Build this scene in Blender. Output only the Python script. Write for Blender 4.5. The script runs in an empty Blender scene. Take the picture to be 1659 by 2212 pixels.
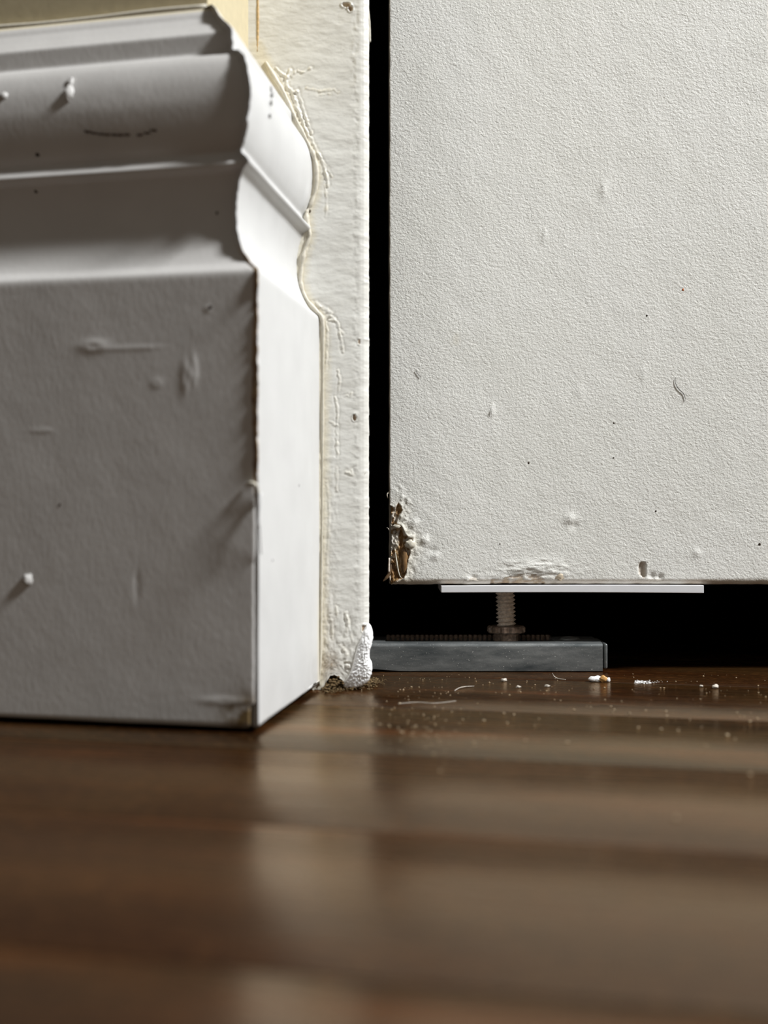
import bpy, bmesh, math, random
import numpy as np
from mathutils import Vector, Matrix

SC = bpy.context.scene
# ------------------------------------------------------------------ camera
F = 2800.0            # focal length in pixels of a 1659 x 2212 frame
H = 0.066             # camera height above the floor (m)
cam = bpy.data.cameras.new('camera')
cam.sensor_fit = 'VERTICAL'
cam.sensor_height = 36.0
cam.lens = F / 2212.0 * 36.0
cam.clip_start = 0.005
cam.clip_end = 20
cam.dof.use_dof = True
cam.dof.focus_distance = 0.528
cam.dof.aperture_fstop = 8.2
cam_o = bpy.data.objects.new('camera', cam)
SC.collection.objects.link(cam_o)
cam_o.location = (0, 0, H)
cam_o.rotation_euler = (math.pi / 2, 0, 0)
SC.camera = cam_o

# ------------------------------------------------------------------ world
w = bpy.data.worlds.new('room_air')
SC.world = w
w.use_nodes = True
w.node_tree.nodes['Background'].inputs[0].default_value = (1.0, 0.90, 0.78, 1)
w.node_tree.nodes['Background'].inputs[1].default_value = 0.115

# ------------------------------------------------------------------ window daylight, from the right and above
LDIR = Vector((0.655, -0.285, 0.69)).normalized()
LTGT = Vector((0.0, 0.48, 0.08))
LPOS = LTGT + LDIR * 2.4
la = bpy.data.lights.new('window_daylight', 'AREA')
la.shape = 'RECTANGLE'
la.size = 0.34
la.size_y = 0.42
la.energy = 97
la.color = (0.97, 0.985, 1.0)
lo = bpy.data.objects.new('window_daylight', la)
SC.collection.objects.link(lo)
lo.location = LPOS
lo.rotation_euler = (-LDIR).to_track_quat('-Z', 'Y').to_euler()

SC.view_settings.view_transform = 'Standard'
SC.view_settings.look = 'None'
SC.view_settings.gamma = 1.0
SC.view_settings.use_curve_mapping = False
SC.view_settings.exposure = 0.0

# ------------------------------------------------------------------ helpers
def px(x, y, Y):
    """real point at distance Y that the survey of the photograph puts at x, y"""
    return ((x - 829.5) * Y / F, Y, H + (1106 - y) * Y / F)

def lin(r, g, b):
    def c(v):
        v /= 255.0
        return v / 12.92 if v <= 0.04045 else ((v + 0.055) / 1.055) ** 2.4
    return (c(r), c(g), c(b), 1.0)

_tabs = {}
def vn(x, y, seed=0):
    if seed not in _tabs:
        _tabs[seed] = np.random.RandomState(seed + 11).rand(256, 256)
    t = _tabs[seed]
    x = np.asarray(x, float); y = np.asarray(y, float)
    xi = np.floor(x).astype(int); yi = np.floor(y).astype(int)
    fx = x - xi; fy = y - yi
    fx = fx * fx * (3 - 2 * fx); fy = fy * fy * (3 - 2 * fy)
    a = t[xi & 255, yi & 255]; b = t[(xi + 1) & 255, yi & 255]
    c = t[xi & 255, (yi + 1) & 255]; d = t[(xi + 1) & 255, (yi + 1) & 255]
    return ((a * (1 - fx) + b * fx) * (1 - fy) + (c * (1 - fx) + d * fx) * fy) * 2 - 1

def fbm(x, y, seed=0, o=4):
    s = 0; a = 1; n = 0
    for k in range(o):
        s = s + a * vn(x * 2 ** k, y * 2 ** k, seed + k * 7); n += a; a *= .5
    return s / n

def poly_dist(X, Y, pts):
    """distance of arrays X, Y to a polyline"""
    D = np.full(np.shape(X), 1e9)
    for (ax, ay), (bx, by) in zip(pts[:-1], pts[1:]):
        dx, dy = bx - ax, by - ay
        t = np.clip(((X - ax) * dx + (Y - ay) * dy) / max(dx * dx + dy * dy, 1e-12), 0, 1)
        D = np.minimum(D, np.hypot(X - ax - t * dx, Y - ay - t * dy))
    return D

def inside(X, Y, pts):
    r = np.zeros(np.shape(X), bool)
    n = len(pts)
    for i in range(n):
        ax, ay = pts[i]; bx, by = pts[(i + 1) % n]
        if ay == by: continue
        c = ((ay > Y) != (by > Y)) & (X < (bx - ax) * (Y - ay) / (by - ay) + ax)
        r ^= c
    return r

def sstep(a, b, x):
    t = np.clip((x - a) / (b - a), 0, 1)
    return t * t * (3 - 2 * t)

def link(name, me, mats=(), parent=None, smooth=True):
    o = bpy.data.objects.new(name, me)
    SC.collection.objects.link(o)
    for m in (mats if isinstance(mats, (list, tuple)) else [mats]):
        me.materials.append(m)
    if smooth:
        me.shade_smooth() if hasattr(me, 'shade_smooth') else None
    if parent is not None:
        o.parent = parent
    return o

def tag(o, label=None, cat=None, group=None, kind=None):
    if label: o['label'] = label
    if cat: o['category'] = cat
    if group: o['group'] = group
    if kind: o['kind'] = kind
    return o

def mesh(name, verts, faces, masks=None, recalc=True):
    me = bpy.data.meshes.new(name)
    me.from_pydata([tuple(v) for v in verts], [], faces)
    if masks is not None:
        ca = me.color_attributes.new('mask', 'FLOAT_COLOR', 'POINT')
        ca.data.foreach_set('color', np.asarray(masks, np.float32).ravel())
    if recalc:
        bm = bmesh.new(); bm.from_mesh(me)
        bmesh.ops.recalc_face_normals(bm, faces=bm.faces)
        bm.to_mesh(me); bm.free()
    me.update()
    return me

def grid_mesh(name, P, mask=None, flip=False, closed_u=False):
    """P: (n, m, 3)"""
    n, m = P.shape[:2]
    idx = np.arange(n * m).reshape(n, m)
    a = idx[:-1, :-1].ravel(); b = idx[1:, :-1].ravel(); c = idx[1:, 1:].ravel(); d = idx[:-1, 1:].ravel()
    q = np.stack([a, d, c, b] if flip else [a, b, c, d], 1)
    me = bpy.data.meshes.new(name)
    me.vertices.add(n * m)
    me.vertices.foreach_set('co', P.reshape(-1).astype(np.float32))
    me.loops.add(q.size); me.polygons.add(len(q))
    me.loops.foreach_set('vertex_index', q.ravel().astype(np.int32))
    me.polygons.foreach_set('loop_start', (np.arange(len(q)) * 4).astype(np.int32))
    me.polygons.foreach_set('loop_total', np.full(len(q), 4, np.int32))
    if mask is not None:
        ca = me.color_attributes.new('mask', 'FLOAT_COLOR', 'POINT')
        ca.data.foreach_set('color', mask.reshape(-1).astype(np.float32))
    me.update(); me.validate()
    return me

def box_mesh(name, x0, x1, y0, y1, z0, z1, bev=0.0, seg=2):
    bm = bmesh.new()
    bmesh.ops.create_cube(bm, size=1)
    for v in bm.verts:
        v.co = Vector(((x0 + x1) / 2 + v.co.x * (x1 - x0), (y0 + y1) / 2 + v.co.y * (y1 - y0), (z0 + z1) / 2 + v.co.z * (z1 - z0)))
    if bev:
        bmesh.ops.bevel(bm, geom=list(bm.edges), offset=bev, segments=seg, affect='EDGES', profile=.5)
    me = bpy.data.meshes.new(name); bm.to_mesh(me); bm.free()
    return me

def tube_data(pts, rad, seg=6):
    pts = [Vector(p) for p in pts]
    n = len(pts)
    if not hasattr(rad, '__len__'): rad = [rad] * n
    V, Fc = [], []
    up = Vector((0.13, 0.21, 0.97)).normalized()
    for i, p in enumerate(pts):
        t = (pts[min(i + 1, n - 1)] - pts[max(i - 1, 0)]).normalized()
        s = t.cross(up)
        if s.length < 1e-3: s = t.cross(Vector((1, 0, 0)))
        s.normalize(); u = s.cross(t)
        for k in range(seg):
            a = 2 * math.pi * k / seg
            V.append(p + (s * math.cos(a) + u * math.sin(a)) * rad[i])
    for i in range(n - 1):
        for k in range(seg):
            k2 = (k + 1) % seg
            Fc.append((i * seg + k, i * seg + k2, (i + 1) * seg + k2, (i + 1) * seg + k))
    Fc.append(tuple(range(seg))[::-1]); Fc.append(tuple((n - 1) * seg + k for k in range(seg)))
    return V, Fc

def smooth_pts(pts, n=6):
    """Catmull-Rom through points"""
    P = [Vector(p) for p in pts]
    P = [P[0] * 2 - P[1]] + P + [P[-1] * 2 - P[-2]]
    out = []
    for i in range(1, len(P) - 2):
        for k in range(n):
            t = k / n
            a, b, c, d = P[i - 1:i + 3]
            out.append(.5 * ((2 * b) + (c - a) * t + (2 * a - 5 * b + 4 * c - d) * t * t + (3 * b - 3 * c + d - a) * t ** 3))
    out.append(P[-2])
    return out

def tube(name, pts, rad, mat, parent=None, seg=6, n=6):
    sp = smooth_pts(pts, n)
    if hasattr(rad, '__len__'):
        rad = list(np.interp(np.linspace(0, 1, len(sp)), np.linspace(0, 1, len(rad)), rad))
    V, Fc = tube_data(sp, rad, seg)
    return link(name, mesh(name, V, Fc), mat, parent)

def lump_data(c, rx, ry, rz, seed, rough=.25, nu=10, nv=6):
    """an irregular rounded crumb"""
    rs = np.random.RandomState(seed)
    ph = rs.rand(6) * 6.28
    V, Fc = [], []
    for i in range(nv + 1):
        th = math.pi * i / nv
        for k in range(nu):
            a = 2 * math.pi * k / nu
            d = Vector((math.sin(th) * math.cos(a), math.sin(th) * math.sin(a), math.cos(th)))
            r = 1 + rough * (math.sin(3 * d.x + ph[0]) * math.sin(4 * d.y + ph[1]) + .6 * math.sin(7 * d.z + 5 * d.x + ph[2]) + .4 * math.sin(9 * d.y + ph[3]))
            V.append((c[0] + d.x * rx * r, c[1] + d.y * ry * r, c[2] + d.z * rz * r))
    for i in range(nv):
        for k in range(nu):
            k2 = (k + 1) % nu
            if i == 0: Fc.append((k, (i + 1) * nu + k, (i + 1) * nu + k2))
            elif i == nv - 1: Fc.append((i * nu + k, (i + 1) * nu + k, i * nu + k2))
            else: Fc.append((i * nu + k, (i + 1) * nu + k, (i + 1) * nu + k2, i * nu + k2))
    return V, Fc

def lump(name, c, rx, ry, rz, seed, mat, parent=None, rough=.25, nu=12, nv=8):
    V, Fc = lump_data(c, rx, ry, rz, seed, rough, nu, nv)
    me = mesh(name, V, Fc)
    bm = bmesh.new(); bm.from_mesh(me)
    bmesh.ops.delete(bm, geom=[v for v in bm.verts if not v.link_faces], context='VERTS')
    bmesh.ops.recalc_face_normals(bm, faces=bm.faces)
    bm.to_mesh(me); bm.free()
    return link(name, me, mat, parent)

# ------------------------------------------------------------------ materials
class NT:
    def __init__(s, name):
        s.m = bpy.data.materials.new(name); s.m.use_nodes = True
        s.t = s.m.node_tree; s.b = s.t.nodes['Principled BSDF']
        s.tc = s.t.nodes.new('ShaderNodeTexCoord')
    def n(s, typ, **kw):
        nd = s.t.nodes.new(typ)
        for k, v in kw.items(): setattr(nd, k, v)
        return nd
    def l(s, a, b): s.t.links.new(a, b)
    def vec(s, scale=(1, 1, 1), rot=(0, 0, 0)):
        mp = s.n('ShaderNodeMapping'); mp.inputs['Scale'].default_value = scale; mp.inputs['Rotation'].default_value = rot
        s.l(s.tc.outputs['Object'], mp.inputs['Vector']); return mp.outputs[0]
    def noise(s, scale, detail=3, rough=.5, stretch=(1, 1, 1), dist=0, rot=(0, 0, 0)):
        nd = s.n('ShaderNodeTexNoise'); nd.inputs['Scale'].default_value = scale
        nd.inputs['Detail'].default_value = detail; nd.inputs['Roughness'].default_value = rough; nd.inputs['Distortion'].default_value = dist
        s.l(s.vec(stretch, rot), nd.inputs['Vector']); return nd.outputs['Fac']
    def ramp(s, fac, stops):
        r = s.n('ShaderNodeValToRGB')
        el = r.color_ramp.elements
        while len(el) < len(stops): el.new(.5)
        for e, (p, c) in zip(el, stops):
            e.position = p; e.color = c if len(c) == 4 else (*c, 1)
        s.l(fac, r.inputs[0]); return r.outputs[0]
    def mix(s, fac, a, b, mode='MIX'):
        m = s.n('ShaderNodeMix', data_type='RGBA', blend_type=mode)
        for sock, v in ((m.inputs[0], fac), (m.inputs[6], a), (m.inputs[7], b)):
            if hasattr(v, 'links'): s.l(v, sock)
            else: sock.default_value = v
        return m.outputs[2]
    def math(s, op, a, b=0.0):
        m = s.n('ShaderNodeMath', operation=op)
        for sock, v in ((m.inputs[0], a), (m.inputs[1], b)):
            if hasattr(v, 'links'): s.l(v, sock)
            else: sock.default_value = v
        return m.outputs[0]
    def bump(s, h, strength, dist, prev=None):
        b = s.n('ShaderNodeBump'); b.inputs['Strength'].default_value = strength; b.inputs['Distance'].default_value = dist
        s.l(h, b.inputs['Height'])
        if prev is not None: s.l(prev, b.inputs['Normal'])
        return b.outputs[0]
    def mask(s):
        a = s.n('ShaderNodeAttribute'); a.attribute_name = 'mask'
        sp = s.n('ShaderNodeSeparateColor'); s.l(a.outputs['Color'], sp.inputs[0]); return sp.outputs
    def done(s, col=None, rough=None, normal=None, spec=.5, metal=0.0):
        for sock, v in (('Base Color', col), ('Roughness', rough), ('Normal', normal)):
            if v is None: continue
            if hasattr(v, 'links'): s.l(v, s.b.inputs[sock])
            else: s.b.inputs[sock].default_value = v
        s.b.inputs['Specular IOR Level'].default_value = spec
        s.b.inputs['Metallic'].default_value = metal
        return s.m

def flat_mat(name, c, rough=.6, spec=.4, metal=0, nscale=900, var=.25):
    t = NT(name)
    f = t.noise(nscale, 3)
    d = tuple(x * (1 - var) for x in c[:3]) + (1,)
    e = tuple(min(1, x * (1 + var)) for x in c[:3]) + (1,)
    return t.done(t.ramp(f, [(.3, d), (.7, e)]), rough, t.bump(f, .3, .0002), spec, metal)

def wood_bare(t):
    g = t.noise(420, 4, .65, (1, 1, .35), 1.2)
    return t.ramp(g, [(.25, lin(74, 48, 26)), (.42, lin(136, 100, 60)), (.56, lin(174, 142, 98)), (.72, lin(222, 206, 174))])

WHITE = (0.80, 0.79, 0.775, 1)
def paint_board(name, base):
    """glossy trim paint; mask: r = bare, g = cream, b = grime"""
    t = NT(name); m = t.mask()
    f = t.noise(60, 3)
    c = t.ramp(f, [(.3, tuple(x * .93 for x in base[:3]) + (1,)), (.7, base)])
    c = t.mix(m[2], c, lin(118, 98, 66))
    c = t.mix(m[1], c, lin(226, 214, 182))
    c = t.mix(m[0], c, wood_bare(t))
    n1 = t.noise(700, 3, .5, (1, 1, .5), .3, (.6, .5, .3))
    n2 = t.noise(130, 2)
    nb = t.bump(n2, .10, .0006, t.bump(n1, .28, .0002))
    return t.done(c, .42, nb, .45)
M_board = paint_board('white_trim_paint', (0.66, 0.645, 0.62, 1))
M_ret = paint_board('white_trim_paint_clean', (0.64, 0.64, 0.63, 1))

def casing_mat():
    t = NT('brushed_casing_paint'); m = t.mask()
    f = t.noise(90, 4, .6, (1, 1, 2.2))
    c = t.ramp(f, [(.3, lin(212, 210, 202)), (.7, lin(230, 229, 222))])
    sp = t.noise(500, 2, .5)
    c = t.mix(t.math('MULTIPLY', t.math('GREATER_THAN', sp, .74), .5), c, lin(150, 135, 118))
    c = t.mix(m[1], c, lin(224, 216, 194))
    c = t.mix(m[2], c, lin(128, 104, 70))
    c = t.mix(m[0], c, wood_bare(t))
    n1 = t.noise(480, 4, .6, (.6, .6, 1.6), .5)
    n2 = t.noise(1500, 2)
    return t.done(c, .4, t.bump(n1, .26, .00035, t.bump(n2, .25, .0001)), .5)
M_casing = casing_mat()

def door_mat():
    t = NT('stippled_door_paint'); m = t.mask()
    f = t.noise(25, 3)
    c = t.ramp(f, [(.35, lin(231, 230, 223)), (.65, lin(235, 234, 228))])
    c = t.mix(m[1], c, lin(216, 206, 178))
    c = t.mix(m[2], c, lin(172, 152, 128))
    c = t.mix(m[0], c, wood_bare(t))
    v = t.n('ShaderNodeTexVoronoi', feature='SMOOTH_F1'); v.inputs['Scale'].default_value = 560
    v.inputs['Smoothness'].default_value = .6
    # warp the cells
    nz = t.n('ShaderNodeTexNoise'); nz.inputs['Scale'].default_value = 500; nz.inputs['Detail'].default_value = 2
    t.l(t.vec(), nz.inputs['Vector'])
    sub = t.n('ShaderNodeVectorMath', operation='SUBTRACT'); t.l(nz.outputs['Color'], sub.inputs[0]); sub.inputs[1].default_value = (.5, .5, .5)
    sc = t.n('ShaderNodeVectorMath', operation='SCALE'); t.l(sub.outputs[0], sc.inputs[0]); sc.inputs['Scale'].default_value = .003
    ad = t.n('ShaderNodeVectorMath', operation='ADD'); t.l(sc.outputs[0], ad.inputs[0]); t.l(t.vec(), ad.inputs[1])
    t.l(ad.outputs[0], v.inputs['Vector'])
    n1 = t.noise(900, 3, .6, (1, 1, 1.2), .5)
    nb = t.bump(n1, .55, .0006)
    nb = t.bump(v.outputs['Distance'], .12, .0005, nb)
    return t.done(c, .55, nb, .35)
M_door = door_mat()

def plank_mat():
    t = NT('dark_stained_floorboard')
    oi = t.n('ShaderNodeObjectInfo')
    off = t.n('ShaderNodeVectorMath', operation='ADD')
    cx = t.n('ShaderNodeCombineXYZ'); t.l(t.math('MULTIPLY', oi.outputs['Random'], 7.0), cx.inputs[0]); t.l(t.math('MULTIPLY', oi.outputs['Random'], 3.0), cx.inputs[1])
    t.l(t.tc.outputs['Object'], off.inputs[0]); t.l(cx.outputs[0], off.inputs[1])
    def nz(scale, st, detail=4, rough=.6, dist=.3):
        mp = t.n('ShaderNodeMapping'); mp.inputs['Scale'].default_value = st; t.l(off.outputs[0], mp.inputs[0])
        n = t.n('ShaderNodeTexNoise'); n.inputs['Scale'].default_value = scale; n.inputs['Detail'].default_value = detail
        n.inputs['Roughness'].default_value = rough; n.inputs['Distortion'].default_value = dist
        t.l(mp.outputs[0], n.inputs['Vector']); return n.outputs['Fac']
    g1 = nz(48, (.16, 1, 1)); g2 = nz(300, (.07, 1, 1), 3); g3 = nz(16, (.5, 1, 1), 2)
    c = t.ramp(g1, [(.30, lin(13, 9, 5)), (.48, lin(30, 19, 10)), (.58, lin(48, 29, 15)), (.72, lin(94, 55, 26))])
    c = t.mix(t.math('MULTIPLY', g2, .5), c, lin(24, 16, 10))
    c = t.mix(t.ramp(g3, [(.4, (0, 0, 0)), (.66, (.7, .7, .7))]), c, lin(58, 50, 34))
    c = t.mix(t.math('MULTIPLY', oi.outputs['Random'], .35), c, lin(60, 31, 15))
    g4 = nz(1100, (.22, 1, 1), 2)
    c = t.mix(t.ramp(g4, [(.56, (0, 0, 0)), (.70, (.35, .35, .35))]), c, lin(120, 86, 52))
    rg = t.ramp(g2, [(.3, (.20, .20, .20)), (.7, (.34, .34, .34))])
    nb = t.bump(g2, .35, .0003, t.bump(g1, .3, .0008))
    t.b.inputs['Coat Weight'].default_value = 1.0                          # a thin amber varnish that stains what passes through it
    t.b.inputs['Coat IOR'].default_value = 1.03
    t.b.inputs['Coat Roughness'].default_value = .3
    t.b.inputs['Coat Tint'].default_value = (1.0, .93, .83, 1)
    return t.done(c, rg, nb, .5)
M_plank = plank_mat()

M_wall = flat_mat('cream_wall_paint', lin(196, 184, 152), .7, .3, 0, 300, .05)
M_closet_shade = flat_mat('closet_shade_colour', lin(60, 54, 48), .9, .1, 0, 300, .05)  # darkness of the unlit closet put into the colour, true paint unknown
M_sub = flat_mat('subfloor', lin(38, 27, 20), .9, .1)
M_cream = flat_mat('cream_caulk', lin(206, 200, 184), .45, .5, 0, 700, .10)
M_white = flat_mat('white_plastic', lin(226, 226, 228), .35, .5, 0, 200, .02)
M_plaster = flat_mat('raw_white_filler', lin(244, 244, 243), .8, .3, 0, 1600, .05)
M_brown = flat_mat('bare_brown_wood', lin(96, 74, 50), .5, .5, 0, 600, .5)
M_grime = flat_mat('dark_grime', lin(58, 46, 36), .8, .2, 0, 900, .4)
M_tan = flat_mat('tan_dust', lin(108, 90, 64), .9, .1, 0, 1200, .5)
M_hair = flat_mat('dark_hair', lin(52, 44, 38), .5, .4)
M_fibre = flat_mat('pale_fibre', lin(200, 192, 180), .6, .4)
M_orange = flat_mat('orange_resin', lin(206, 158, 96), .5, .4, 0, 900, .2)
M_threads = flat_mat('dusty_steel', lin(214, 202, 188), .55, .4, 0, 900, .3)
M_dsteel = flat_mat('oily_dark_steel', lin(128, 110, 96), .35, .5, .3, 700, .5)
def metal_mat():
    t = NT('galvanised_steel')
    f = t.noise(180, 5, .65, (.25, 1, 1)); s = t.noise(1500, 3, .6)
    c = t.ramp(f, [(.3, lin(84, 90, 92)), (.7, lin(140, 142, 140))])
    c = t.mix(t.math('GREATER_THAN', s, .685), c, lin(205, 205, 200))
    return t.done(c, t.ramp(f, [(.3, (.35, .35, .35)), (.7, (.55, .55, .55))]), t.bump(s, .2, .0002), .5, .55)
M_metal = metal_mat()

# ------------------------------------------------------------------ layout numbers (metres)
TH = math.radians(14.0)
dl = np.array([-math.cos(TH), math.sin(TH)])          # along the left wall, away from its corner
nf = np.array([-math.sin(TH), -math.cos(TH)])         # out of the left wall
C0 = np.array([-0.0372, 0.3858])                       # the baseboard's outer corner on the floor
dr = np.array([0.139, 0.9903]); dr /= np.hypot(*dr)    # along the short return
nr = np.array([dr[1], -dr[0]])
mit = np.linalg.solve(np.array([nf, nr]), np.array([1.0, 1.0]))
YC = 0.480                                             # face of the door casing
YD = 0.533                                             # face of the door
SEND = (YC + 0.0008 - C0[1]) / dr[1]

# ------------------------------------------------------------------ floor: boards parallel to the left wall
sub = box_mesh('floor', -1.6, 1.6, -1.2, 1.5, -0.03, -0.0185)
floor = link('floor', sub, M_sub, None, False)
tag(floor, 'dark brown varnished wooden board floor', 'floor', None, 'structure')
PW = 0.0829
seam_perp = np.dot(np.array([0.1445, 0.4876]), -nf)    # distance of the known seam along the boards' normal
pm = box_mesh('floor_plank', -2.0, 2.0, -PW / 2 + .0002, PW / 2 - .0002, -0.0184, 0.0, 0.00035, 2)
for k in range(-17, 12):
    d = seam_perp + (k + .5) * PW
    o = link('floor_plank', pm, [] if pm.materials else M_plank, floor)
    o.location = (-nf[0] * d, -nf[1] * d, 0)
    o.rotation_euler = (0, 0, -TH)

# ------------------------------------------------------------------ walls and closet
WP = -0.023                                            # wall surface behind the baseboard's face
A = C0 + mit * WP                                      # wall corner
B = A + dl * 1.4
Rn = A + dr * ((YC + 0.02 - A[1]) / dr[1])
def prism(name, pts, z0, z1, mat, parent=None):
    n = len(pts)
    V = [(p[0], p[1], z0) for p in pts] + [(p[0], p[1], z1) for p in pts]
    Fc = [tuple(range(n)), tuple(range(n, 2 * n))] + [(i, (i + 1) % n, n + (i + 1) % n, n + i) for i in range(n)]
    return link(name, mesh(name, V, Fc), mat, parent, False)
back = np.array([Rn[0] - .004, .60])
wl = prism('wall_left', [A, B, B + np.array([.05, .25]), back + np.array([-.02, .0]), Rn + np.array([-.004, 0])], 0.0, 2.4, M_wall)
tag(wl, 'cream painted wall above the tall moulded baseboard', 'wall', None, 'structure')
wb = link('wall_back', box_mesh('wall_back', -.5, 1.3, 1.15, 1.2, 0, 2.4), M_closet_shade, None, False)
tag(wb, 'shade-toned back wall inside the closet', 'wall', None, 'structure')
ws = link('wall_closet', box_mesh('wall_closet', -.09, -.045, .60, 1.15, 0, 2.4), M_closet_shade, None, False)
tag(ws, 'shade-toned side wall inside the closet, left', 'wall', None, 'structure')
wr = link('wall_right', box_mesh('wall_right', .80, .90, .50, 1.15, 0, 2.4), M_wall, None, False)
tag(wr, 'cream wall to the right of the closet doors', 'wall', None, 'structure')
wt = link('wall_header', box_mesh('wall_header', -.06, .80, .50, .62, 2.05, 2.4), M_wall, None, False)
tag(wt, 'cream wall over the closet doors', 'wall', None, 'structure')
cc = link('ceiling', box_mesh('ceiling', -.5, 1.3, .55, 1.2, 2.4, 2.45), M_closet_shade, None, False)
tag(cc, 'ceiling over the closet', 'ceiling', None, 'structure')

# ------------------------------------------------------------------ baseboards
PROF = [(1.5, 19.0), (2.2, 20), (40, 20), (80, 20), (120, 20), (136.8, 20), (138.4, 19.8), (138.9, 19.2), (141, 16.8), (145, 14.5), (150, 12.7), (155, 11.9),
        (160, 11.9), (165, 12.7), (169.4, 14.2), (170.0, 15.6), (170.6, 16.8), (171.4, 17.0), (174.4, 13.9), (175.4, 13.7), (178, 15.2), (182, 16.5), (187, 17.3),
        (192, 17.5), (198, 16.8), (203, 15.0), (206, 12.6), (206.8, 10.9), (207.3, 10.0), (214.2, 9.8), (214.7, 9.0), (218.0, 6.0), (221.5, 3.2), (223, 2.7), (224.6, 1.4), (225.6, 0.6), (226, -2.6)]
def profile(step=0.6):
    out = []
    src = []
    for i, (z, p) in enumerate(PROF[:-1]):
        a, b, c, d = (np.array(PROF[max(0, min(len(PROF) - 1, i + k))], float) for k in (-1, 0, 1, 2))
        if 141 <= z < 169 or 175.4 <= z < 206:                              # curved parts: a smooth curve through the points
            for k in range(6):
                t = k / 6
                q = .5 * (2 * b + (c - a) * t + (2 * a - 5 * b + 4 * c - d) * t * t + (3 * b - 3 * c + d - a) * t ** 3)
                src.append((q[0], q[1]))
        else: src.append((z, p))
    src.append(PROF[-1])
    for (z0, p0), (z1, p1) in zip(src[:-1], src[1:]):
        n = max(1, int(math.hypot(z1 - z0, p1 - p0) / step))
        for k in range(n):
            t = k / n; out.append((z0 + (z1 - z0) * t, p0 + (p1 - p0) * t))
    out.append(PROF[-1])
    a = np.array(out)
    # soften the polyline a little, keep the ends
    for _ in range(1):
        a[1:-1] = .25 * a[:-2] + .5 * a[1:-1] + .25 * a[2:]
    return a[:, 0] / 1000, (a[:, 1] - 20) / 1000
pz, pd = profile()

def front_board():
    s = np.concatenate([np.linspace(0, .006, 16), np.linspace(.0066, .075, 110), np.linspace(.077, .16, 40), np.linspace(.18, 1.2, 12)])
    Z, S = np.meshgrid(pz, s, indexing='ij')
    D = np.meshgrid(pd, s, indexing='ij')[0].copy()
    zc = Z[:, :1]
    gap = .0003 + .0004 * (fbm(zc * 300, zc * 0 + 2.2, 3) * .5 + .5)
    # joint open and chipped in the upper part
    gap = gap + .0012 * sstep(.066, .085, zc) * sstep(.16, .12, zc) * (.5 + .5 * fbm(zc * 220, zc * 0 + 5.1, 5))
    gap = gap + .0017 * sstep(.0095, .0075, zc)
    S2 = S + gap
    D -= .0006 * np.clip(1 - S / .0013, 0, 1) ** 2 + .0006 * np.clip(1 - S / .0017, 0, 1) ** 2 * sstep(.056, .05, Z) * sstep(.008, .011, Z)                        # eased outer edge
    D += .00009 * fbm(S * 45, Z * 45, 8, 3) * (D > -.018)
    # dents and scuffs in the paint: (s, z, rs, rz, depth)
    for (s0, z0, a, b, h) in DENTS:
        r2 = ((S - s0) / a) ** 2 + ((Z - z0) / b) ** 2
        D += h * np.exp(-r2) - h * .75 * np.exp(-r2 * 3.2)
    M = C0[None, None, :] + D[..., None] * mit[None, None, :] + S2[..., None] * dl[None, None, :]
    P = np.concatenate([M, Z[..., None]], 2)
    P[..., 2] += .0004 * fbm(S * 30, Z * 0 + 1.7, 21) * (Z < .002)
    cap = np.zeros((len(pz), 1, 3)); cb = C0 + mit * (-.0225)
    cap[:, 0, 0] = cb[0]; cap[:, 0, 1] = cb[1]; cap[:, 0, 2] = pz
    P = np.concatenate([cap, P], 1)
    mask = np.zeros(P.shape[:2] + (4,)); mask[..., 3] = 1
    S3 = np.concatenate([np.zeros((len(pz), 1)), S], 1); Z3 = np.concatenate([Z[:, :1], Z], 1)
    nz = fbm(S3 * 400, Z3 * 400, 31)
    mask[..., 2] = np.clip(1.1 * np.exp(-(((S3 - .003) / .006) ** 2 + ((Z3 - .006) / .0055) ** 2)) * (1 + nz), 0, 1)
    mask[..., 2] = np.maximum(mask[..., 2], .25 * sstep(.003, .0, Z3) )
    chip = sstep(.068, .076, Z3) * sstep(.142, .136, Z3) * sstep(.0011, .0004, S3 + .0006 * nz)
    mask[..., 0] = chip * .9
    mask[:, 0, 0] = 1
    mask[..., 1] = sstep(.2238, .2248, Z3) * .8
    return P, mask
def sz(x, y):
    """distance from the corner and height of a point of the left board's face"""
    u = (x - 829.5) / F
    t = (C0[0] - u * C0[1]) / (u * dl[1] - dl[0])
    Y = C0[1] + t * dl[1]
    return t, H + (1106 - y) * Y / F
DENTS = []
for (x, y, a, b, h) in [(208, 748, .0042, .0016, .0005), (408, 815, .0012, .0042, .0006), (425, 800, .0010, .0040, .0005), (345, 828, .0016, .0012, .0003),
                        (290, 752, .0075, .0006, .00022), (300, 1265, .0007, .0035, -.0003), (455, 667, .0008, .0008, .0003), (490, 1515, .0065, .0009, .00035), (95, 930, .003, .0006, .0002)]:
    s0, z0 = sz(x, y); DENTS.append((s0, z0, a, b, h))

P, mk = front_board()
bb = link('baseboard_left', grid_mesh('baseboard_left', P, mk), M_board)
tag(bb, 'tall white moulded baseboard with scuffed paint, running left along the wall in shade', 'baseboard', None, 'structure')

tl = C0 + mit * (-.0205)
tube('caulk_bead', [Vector((tl[0] + dl[0] * t + nf[0] * .0004, tl[1] + dl[1] * t + nf[1] * .0004, .2262 + .0003 * math.sin(t * 90))) for t in (.002, .02, .04, .06, .08, .1, .13, .17, .25, .4, .8)], .0009, M_cream, bb)

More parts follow.
